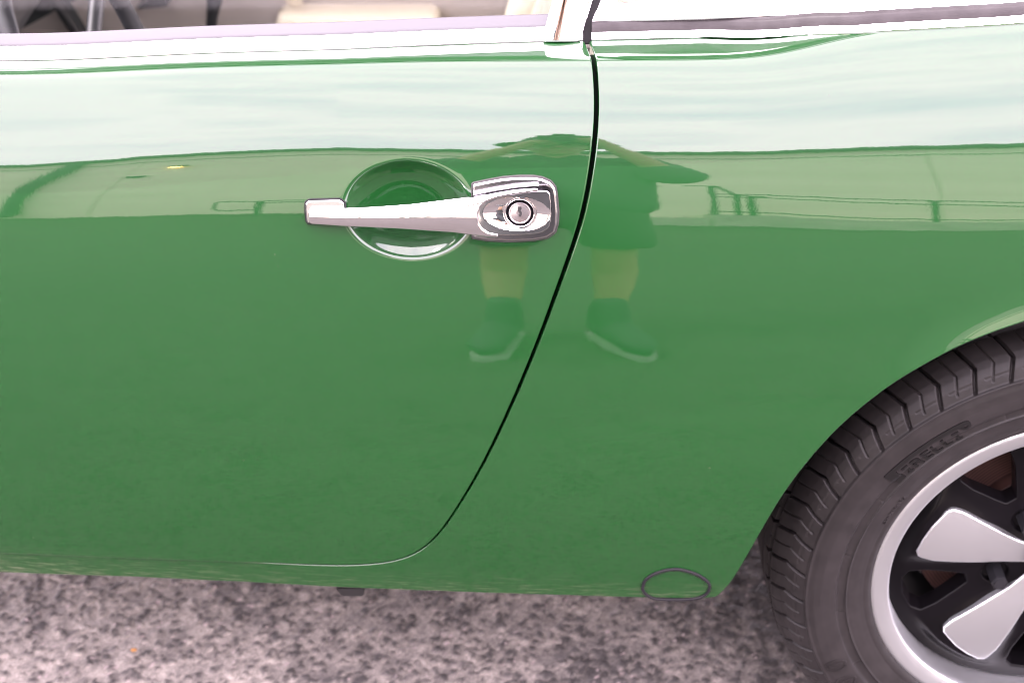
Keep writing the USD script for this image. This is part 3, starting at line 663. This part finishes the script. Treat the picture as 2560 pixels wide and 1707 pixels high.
# ------------------------------------------------------------------ the ground
rng = np.random.default_rng(7)
GX0, GX1, GY0, GY1, GS = -1.65, 1.45, -.02, .86, .0029
gx, gy = np.meshgrid(np.arange(GX0, GX1, GS), np.arange(GY0, GY1, GS))
from scipy.spatial import cKDTree
def stones(cell, seed):
    r = np.random.default_rng(seed)
    a, b = np.meshgrid(np.arange(GX0, GX1, cell), np.arange(GY0, GY1, cell))
    c = np.c_[a.ravel(), b.ravel()] + r.uniform(-.45, .45, (a.size, 2)) * cell
    return c, r.uniform(0, 1, len(c)), r.uniform(.6, 1.25, len(c))
G = np.c_[gx.ravel(), gy.ravel()]
G3 = np.c_[G, 0 * G[:, 0]]
warp = np.c_[meshkit.fbm(G3 * 160, 3, 1), meshkit.fbm(G3 * 160, 3, 2)] - .5
Gw = G + warp * .006
c1, v1, w1 = stones(.0115, 3)
d1, i1 = cKDTree(c1).query(Gw)
c2, v2, w2 = stones(.0052, 4)
d2, i2 = cKDTree(c2).query(Gw)
big = np.clip(1 - (d1 / (.0052 * w1[i1])) ** 2, 0, 1) * (v1[i1] < .62)
sml = np.clip(1 - (d2 / (.0026 * w2[i2])) ** 2, 0, 1) * (v2[i2] < .7)
patch = meshkit.fbm(G3 * 9, 4, 5)
zz = .0030 * np.sqrt(big) * w1[i1] + .0011 * np.sqrt(sml) + .004 * (meshkit.fbm(G3 * 30, 3, 6) - .5) + .0012 * (meshkit.fbm(G3 * 300, 2, 9) - .5)
fade = np.minimum.reduce([(G[:, 0] - GX0), (GX1 - G[:, 0]), (G[:, 1] - GY0), (GY1 - G[:, 1])]) / .04
zz = zz * np.clip(fade, 0, 1) - .003 * (1 - np.clip(fade, 0, 1))
dust = np.clip(.60 + .5 * (patch - .5) * 2 - .55 * np.sqrt(big) - .25 * sml + 1.0 * (meshkit.fbm(G3 * 85, 3, 8) - .5) - smooth(-.4, .7, G[:, 0]) * .35, 0, 1)
stone_c = np.array([.075, .068, .067]) * (0.55 + .9 * v1[i1])[:, None]
dust_c = np.array([.40, .358, .322]) * (0.8 + .4 * meshkit.fbm(G3 * 200, 2, 11))[:, None]
pale = (v2[i2] > .982) & (d2 < .0022)
gcol = stone_c * (1 - dust[:, None]) + dust_c * dust[:, None]
gcol = np.where(pale[:, None], np.array([.40, .33, .32]), gcol)
rim_d = np.minimum.reduce([(G[:, 0] - GX0) * .28, (GX1 - G[:, 0]) * .28, (G[:, 1] - GY0), (GY1 - G[:, 1])])
mix_in = smooth(0, .12, rim_d + .05 * (meshkit.fbm(G3 * 14, 3, 15) - .5))[:, None]
gcol = gcol * mix_in + np.array([.033, .030, .028]) * (.6 + .8 * v2[i2])[:, None] * (1 - mix_in)
ny, nx = gx.shape
i, j = np.meshgrid(np.arange(ny - 1), np.arange(nx - 1), indexing="ij")
GF = np.stack([i * nx + j, i * nx + j + 1, (i + 1) * nx + j + 1, (i + 1) * nx + j], -1).reshape(-1, 4)
asphalt_mat = mat("asphalt", {"g": ("geometry", {}), "v": ("voronoi_texture", {"scale": 95.0}), "n": ("noise_texture", {"scale": 9.0, "detail": 6.0, "roughness": .6}),
    "n2": ("noise_texture", {"scale": .35, "detail": 4.0}), "a": ("math", {"math_type": "multiply_add", "value2": .8}),
    "r": ("rgb_ramp", {"ramp": [(.25, (.016, .0145, .0135)), (.60, (.028, .0255, .0235)), (.95, (.050, .045, .042))]}),
    "r2": ("rgb_ramp", {"ramp": [(.3, (.8, .8, .8)), (.7, (1.12, 1.1, 1.08))]}), "mu": ("mix", {"mix_type": "multiply", "fac": 1.0}),
    "b": ("bump", {"strength": .8, "distance": .004}), "p": ("principled_bsdf", {"roughness": .85, "specular_ior_level": .3})},
    [("g.position", "v.vector"), ("g.position", "n.vector"), ("g.position", "n2.vector"), ("v.distance", "a.value1"), ("n.fac", "a.value3"), ("a.value", "r.fac"), ("n2.fac", "r2.fac"),
     ("r.color", "mu.color1"), ("r2.color", "mu.color2"), ("mu.color", "p.base_color"), ("v.distance", "b.height"), ("b.normal", "p.normal")])
near_mat = mat("worn_asphalt", {"t": ("attribute", {"attribute": "tint"}), "g": ("geometry", {}), "n": ("noise_texture", {"scale": 700.0, "detail": 3.0}), "b": ("bump", {"strength": .5, "distance": .0008}),
    "gr": ("noise_texture", {"scale": 420.0, "detail": 4.0, "roughness": .7}), "rr": ("rgb_ramp", {"ramp": [(.30, (.55, .55, .56)), (.5, (1, 1, 1)), (.70, (1.45, 1.43, 1.40))]}), "mu": ("mix", {"mix_type": "multiply", "fac": 1.0}),
    "p": ("principled_bsdf", {"roughness": .75, "specular_ior_level": .4})},
    [("g.position", "gr.vector"), ("gr.fac", "rr.fac"), ("t.color", "mu.color1"), ("rr.color", "mu.color2"), ("mu.color", "p.base_color"), ("g.position", "n.vector"), ("n.fac", "b.height"), ("b.normal", "p.normal")])
R = 600.0
gv = np.array([(-R, -R), (R, -R), (R, R), (-R, R), (GX0 + .01, GY0 + .01), (GX1 - .01, GY0 + .01), (GX1 - .01, GY1 - .01), (GX0 + .01, GY1 - .01)])
gf = np.array([(0, 1, 5, 4), (1, 2, 6, 5), (2, 3, 7, 6), (3, 0, 4, 7)])
road = emit("/World/asphalt", np.c_[gv, np.zeros(8)], gf, asphalt_mat)
tag(road, kind="structure")
gn = np.zeros((ny, nx, 3)); Z = zz.reshape(ny, nx)
gn[..., 0], gn[..., 1], gn[..., 2] = -np.gradient(Z, GS, axis=1), -np.gradient(Z, GS, axis=0), 1
emit("/World/asphalt/stone_surface", np.c_[G, zz], GF, near_mat, (gn / np.linalg.norm(gn, axis=-1, keepdims=True)).reshape(-1, 3), gcol)
# ------------------------------------------------------------------ what stands across the yard and is mirrored in the paint
siding = mat("beige_siding", {"g": ("geometry", {}), "m": ("mapping", {"scale": (.4, .4, 2.0)}), "n": ("noise_texture", {"scale": 1.2, "detail": 5.0}),
    "r": ("rgb_ramp", {"ramp": [(.3, (.60, .56, .44)), (.7, (.67, .62, .50))]}), "p": ("principled_bsdf", {"roughness": .6})},
    [("g.position", "m.vector"), ("m.vector", "n.vector"), ("n.fac", "r.fac"), ("r.color", "p.base_color")])
concrete = mat("concrete", {"g": ("geometry", {}), "n": ("noise_texture", {"scale": 4.0, "detail": 6.0}), "r": ("rgb_ramp", {"ramp": [(.3, (.27, .25, .22)), (.7, (.36, .33, .29))]}), "p": ("principled_bsdf", {"roughness": .85})},
    [("g.position", "n.vector"), ("n.fac", "r.fac"), ("r.color", "p.base_color")])
dark_metal = simple("dark_green_metal", (.012, .03, .02), .5)
BY = -9.5
hall = thing("storage_building", "long beige panelled building across the yard with dark roof edge", "building")
xs = np.arange(-22, 20.1, 4.2)
for a, b in zip(xs[:-1], xs[1:]):
    put(hall, "wall_panel", bx([a + .006, BY - .10, 0], [b - .006, BY, 4.30]), siding, False)
put(hall, "wall_core", bx([-22, BY - 9, 0], [xs[-1], BY - .11, 4.28]), concrete, False)
put(hall, "roof_edge", bx([-22.1, BY - 9.1, 4.30], [xs[-1] + .1, BY + .12, 4.46]), dark_metal, False)
put(hall, "wall_rib", bx([-22, BY + .002, 3.98], [xs[-1], BY + .02, 4.0]), dark_metal, False)
for x in (-6.0, 9.5):
    put(hall, "downspout", tube([(x, BY + .09, 4.30), (x, BY + .09, .25), (x, BY + .2, .08)], .085, 14), dark_metal, 50)
put(hall, "louvre_vent", bx([-5.15, BY, 2.86], [-4.95, BY + .06, 2.98]), dark_metal, False)
lamp = put(hall, "wall_lamp", bx([-4.72, BY, 3.52], [-4.52, BY + .14, 3.58]), dark_metal, False)
put(lamp, "bulb", trimesh.creation.capsule(.08, .024, count=[12, 12], transform=trimesh.transformations.translation_matrix([-4.62, BY + .09, 3.47]) @ trimesh.transformations.rotation_matrix(math.pi / 2, [0, 1, 0]) @ trimesh.transformations.translation_matrix([0, 0, -.04])),
    mat("lamp_glow", {"e": ("emission", {"color": (1, .55, .16), "strength": 10.0})}, [], "e.emission"), 60)
dock = thing("loading_platform", "low concrete platform with steps along the beige building", "platform")
put(dock, "slab", bx([1.05, BY + .03, 0], [9.0, BY + .93, .46]), concrete, False)
for k in range(2):
    put(dock, "step", bx([.25 + .28 * k, BY + .05, 0], [.53 + .28 * k - .004 + (.236 if k else 0), BY + .9, .15 * (k + 1)]), concrete, False)
RY = BY + .90
def railing(label, runs, posts):
    r = thing("handrail", label, "railing")
    for p in runs: put(r, "rail", tube(p, .022, 8), dark_metal, 60)
    for x, z0, z1 in posts: put(r, "post", tube([(x, RY, z0), (x, RY, z1)], .034, 8), dark_metal, 60)
railing("dark green handrail stepping down then running along the concrete platform", [
    [(.80, RY, 2.14), (1.10, RY, 2.12), (1.26, RY, 1.62), (1.46, RY, 1.52), (1.56, RY, 1.50)], [(1.02, RY, .62), (1.5, RY, .60)],
    [(1.1, RY, 1.66), (2.87, RY, 1.52), (8.8, RY, .98)], [(1.1, RY, 1.50), (2.87, RY, 1.33), (8.8, RY, .80)], [(1.1, RY, .62), (2.87, RY, .58), (8.8, RY, .5)]],
    [(1.06, .46, 2.12), (1.28, .46, 1.66), (1.42, .46, 1.54), (2.87, .46, 1.52), (4.25, .46, 1.40), (5.65, .46, 1.27), (7.0, .46, 1.14), (8.4, .46, 1.02)])
railing("short dark green handrail rising from a looped end left of the platform", [
    [(-3.46, RY, .22), (-3.50, RY, .30), (-3.50, RY, .62), (-3.46, RY, .68), (-3.05, RY, .69), (-1.42, RY, .94), (-.25, RY, 1.75), (.6, RY, 2.1)], [(-3.46, RY, .22), (-3.05, RY, .24)], [(-3.05, RY, .58), (-1.42, RY, .80), (-.25, RY, 1.6)]],
    [(-3.05, 0, .69), (-1.45, 0, .93), (-.3, 0, 1.72)])

# ------------------------------------------------------------------ the photographer
import manifold3d
from manifold3d import Manifold
def ball(p, r, seg=20): return Manifold.sphere(r, seg).translate([float(x) for x in p])
def chain(*pr):
    return Manifold.batch_boolean([Manifold.batch_hull([ball(a[:3], a[3]), ball(b[:3], b[3])]) for a, b in zip(pr[:-1], pr[1:])], manifold3d.OpType.Add)
def hullof(*pr): return Manifold.batch_hull([ball(a[:3], a[3]) for a in pr])
def union(ms): return Manifold.batch_boolean(ms, manifold3d.OpType.Add)
def soft(m, length=.014, it=10):
    m = m.refine_to_length(length).to_mesh()
    t = trimesh.Trimesh(m.vert_properties[:, :3], m.tri_verts)
    trimesh.smoothing.filter_taubin(t, iterations=it)
    return t
skin = simple("skin", (.27, .175, .11), .5)
navy = simple("dark_shirt_cloth", (.020, .024, .024), .85)
charcoal = simple("dark_shorts_cloth", (.026, .028, .026), .85)
shoe_dark = simple("shoe_cloth", (.03, .035, .035), .7)
sole_white = simple("shoe_sole", (.24, .235, .225), .6)
plastic = simple("camera_plastic", (.012, .012, .013), .4)
person = thing("person", "person in dark shirt, shorts, brimmed hat and sneakers holding a camera up to the face", "person")
PY0 = -1.60
HX = -.02
HEADP = np.array([HX, -1.555, 1.50])
FWD, UP = np.array([0, CP, -SP]), np.array([0, SP, CP])
hands = []
for s in (-1, 1):
    el = np.array([-.29, -1.50, 1.20]) if s < 0 else np.array([.26, -1.50, 1.14])
    sh = np.array([HX + s * .185, PY0 - .01, 1.315])
    grip = EYE - FWD * .055 + np.array([s * .062, 0, 0]) - UP * (.05 if s < 0 else .015)
    wr = grip * .72 + el * .28
    parts = [chain((*sh, .052), (*el, .042), (*wr, .027)), hullof((*wr, .026), (*(grip + [s * .012, -.012, -.012]), .022), (*(grip + [s * .006, 0, .012]), .018))]
    inward = np.array([-s, 0, 0.])
    for f in range(4):
        b = grip + FWD * (.012 - .004 * f) + UP * (.024 - .017 * f); ln = [.9, 1.0, .95, .78][f]
        parts.append(chain((*b, .0088), (*(b + FWD * .022 * ln + inward * .008), .0084), (*(b + FWD * .026 * ln + inward * .030 * ln), .0078), (*(b + FWD * .014 * ln + inward * .044 * ln), .0070)))
    tb = grip - FWD * .012 + UP * .012
    parts.append(chain((*tb, .0105), (*(tb - FWD * .014 + inward * .022 + UP * .006), .0095), (*(tb - FWD * .012 + inward * .045 + UP * .004), .0080)))
    hands.append(union(parts))
def leg(s):
    x = -.145 if s < 0 else .115
    return chain((HX + s * .09, PY0 - .01, .82, .085), (x, PY0 + .005, .46, .058), (x + s * .004, PY0 - .022, .33, .058), (x, PY0 + (.05 if s < 0 else .02), .12, .036), (x, PY0 + (.05 if s < 0 else .02), .07, .038))
headm = union([hullof((*(HEADP + [0, -.012, .035]), .088), (*(HEADP + [0, -.025, .01]), .085), (*(HEADP + [0, .02, -.045]), .062), (*(HEADP + [0, .035, -.085]), .036)),
    hullof((*(HEADP + [0, .088, .0]), .010), (*(HEADP + [0, .102, -.03]), .013), (*(HEADP + [0, .085, -.035]), .018)),
    hullof((*(HEADP + [-.02, .075, -.066]), .008), (*(HEADP + [.02, .075, -.066]), .008)),
    *[hullof((*(HEADP + [s * .086, -.01, .01]), .014), (*(HEADP + [s * .084, -.008, -.03]), .011)) for s in (-1, 1)],
    *[ball(HEADP + [s * .032, .076, .012], .013) for s in (-1, 1)],
    chain((HX, PY0 + .02, 1.42, .056), (HX, PY0, 1.30, .062))])
body_m = union([headm, *hands, leg(-1), leg(1), hullof((HX - .1, PY0, .95, .11), (HX + .1, PY0, .95, .11), (HX - .12, PY0, 1.24, .08), (HX + .12, PY0, 1.24, .08))])
put(person, "body", soft(body_m, .011, 6), skin, 60)
sleeve = []
for s in (-1, 1):
    el = np.array([-.29, -1.50, 1.20]) if s < 0 else np.array([.26, -1.50, 1.14]); sh = np.array([HX + s * .185, PY0 - .01, 1.315])
    sleeve.append(chain((*sh, .078), (*el, .078), (*(el * .85 + (EYE - FWD * .055) * .15), .055)))
shirt = union([hullof((HX - .15, PY0, 1.28, .085), (HX + .15, PY0, 1.28, .085), (HX - .12, PY0 + .01, .98, .12), (HX + .12, PY0 + .01, .98, .12)),
    hullof((HX - .12, PY0 + .01, .98, .12), (HX + .12, PY0 + .01, .98, .12), (HX, PY0 + .06, .95, .15), (HX - .12, PY0, .80, .125), (HX + .12, PY0, .80, .125)), hullof((HX, PY0, 1.37, .066), (HX - .1, PY0, 1.30, .07), (HX + .1, PY0, 1.30, .07)), *sleeve])
put(person, "shirt", soft(shirt, .02, 8), navy, 60)
shorts = union([hullof((HX - .11, PY0, .86, .125), (HX + .11, PY0, .86, .125), (HX - .10, PY0, .70, .115), (HX + .10, PY0, .70, .115)),
    *[hullof((HX + s * .10, PY0, .74, .115), ((-.150 if s < 0 else .125), PY0, .52, .098)).trim_by_plane([0, 0, 1], .475) for s in (-1, 1)]])
put(person, "shorts", soft(shorts, .02, 5), charcoal, 50)
hc = HEADP + [0, -.012, .05]
hat = union([hullof((*(hc + [0, 0, .045]), .088), (*hc, .099)).trim_by_plane([0, 0, 1], hc[2] - .01), Manifold.batch_hull([Manifold.cylinder(.008, .158, .150, 40).translate([*hc[:2], hc[2] - .024]), Manifold.cylinder(.01, .10, .10, 40).translate([*hc[:2], hc[2] + .002])])])
put(person, "hat", soft(hat, .012, 3), navy, 50)
for s in (-1, 1):
    x = -.145 if s < 0 else .115; yaw = math.radians(8 if s < 0 else -24)
    def T(m): return m.rotate([0, 0, math.degrees(yaw)]).translate([x, PY0 + (.06 if s < 0 else .03), 0])
    up = union([hullof((0, -.03, .10, .046), (0, .02, .10, .044), (0, .0, .165, .043), (0, -.012, .165, .043)), hullof((0, -.04, .065, .045), (0, .05, .062, .046), (-.012, .16, .052, .036), (.012, .16, .05, .034), (0, .19, .045, .028))]).trim_by_plane([0, 0, 1], .026)
    sh_ = put(person, "shoe", soft(T(up), .012, 3), shoe_dark, 50)
    so = Manifold.batch_hull([Manifold.cylinder(.020, r - .004, r - .003, 24).translate([a, b, 0]) for a, b, r in ((0, -.05, .044), (0, .06, .049), (.006, .155, .046), (0, .19, .036))])
    put(sh_, "sole", T(so), sole_white, 40)
camera_thing = thing("handheld_camera", "black camera held in both hands in front of the face", "camera")
def to_cam(m):
    t = m if isinstance(m, trimesh.Trimesh) else trimesh.Trimesh(m.to_mesh().vert_properties[:, :3], m.to_mesh().tri_verts)
    M = np.eye(4); M[:3, 0], M[:3, 1], M[:3, 2], M[:3, 3] = [1, 0, 0], UP, -FWD, EYE
    t.apply_transform(M); return t
put(camera_thing, "camera_body", to_cam(Manifold.batch_hull([Manifold.sphere(.012, 12).translate([x, y, z]) for x in (-.055, .055) for y in (-.038, .030) for z in (.075, .115)])), plastic, 40)
put(camera_thing, "viewfinder_hump", to_cam(Manifold.batch_hull([Manifold.sphere(.008, 12).translate([x, y, z]) for x, y in ((-.026, .035), (.026, .035), (-.018, .058), (.018, .058)) for z in (.07, .12)])), plastic, 40)
put(camera_thing, "lens", to_cam(trimesh.creation.revolve([(.0, .008), (.026, .008), (.030, .004), (.034, .006), (.034, .055), (.030, .066), (.0, .066)], sections=48)), plastic, 40)
# a crumb of orange leaf on the asphalt
lp = on_plane(zoomed((0, 1350), 2352 / 640, (1232, 1020)), (0, 0, .003), (0, 0, 1))[0]
leaf = trimesh.creation.icosphere(2, 1.0); leaf.apply_scale([.0040, .0032, .0014]); leaf.apply_translation(lp + [0, 0, .003])
tag(put("/World", "leaf_crumb", leaf, simple("orange_leaf", (.42, .21, .07), .7), 60), "tiny orange leaf crumb lying on the asphalt below the door", "leaf")
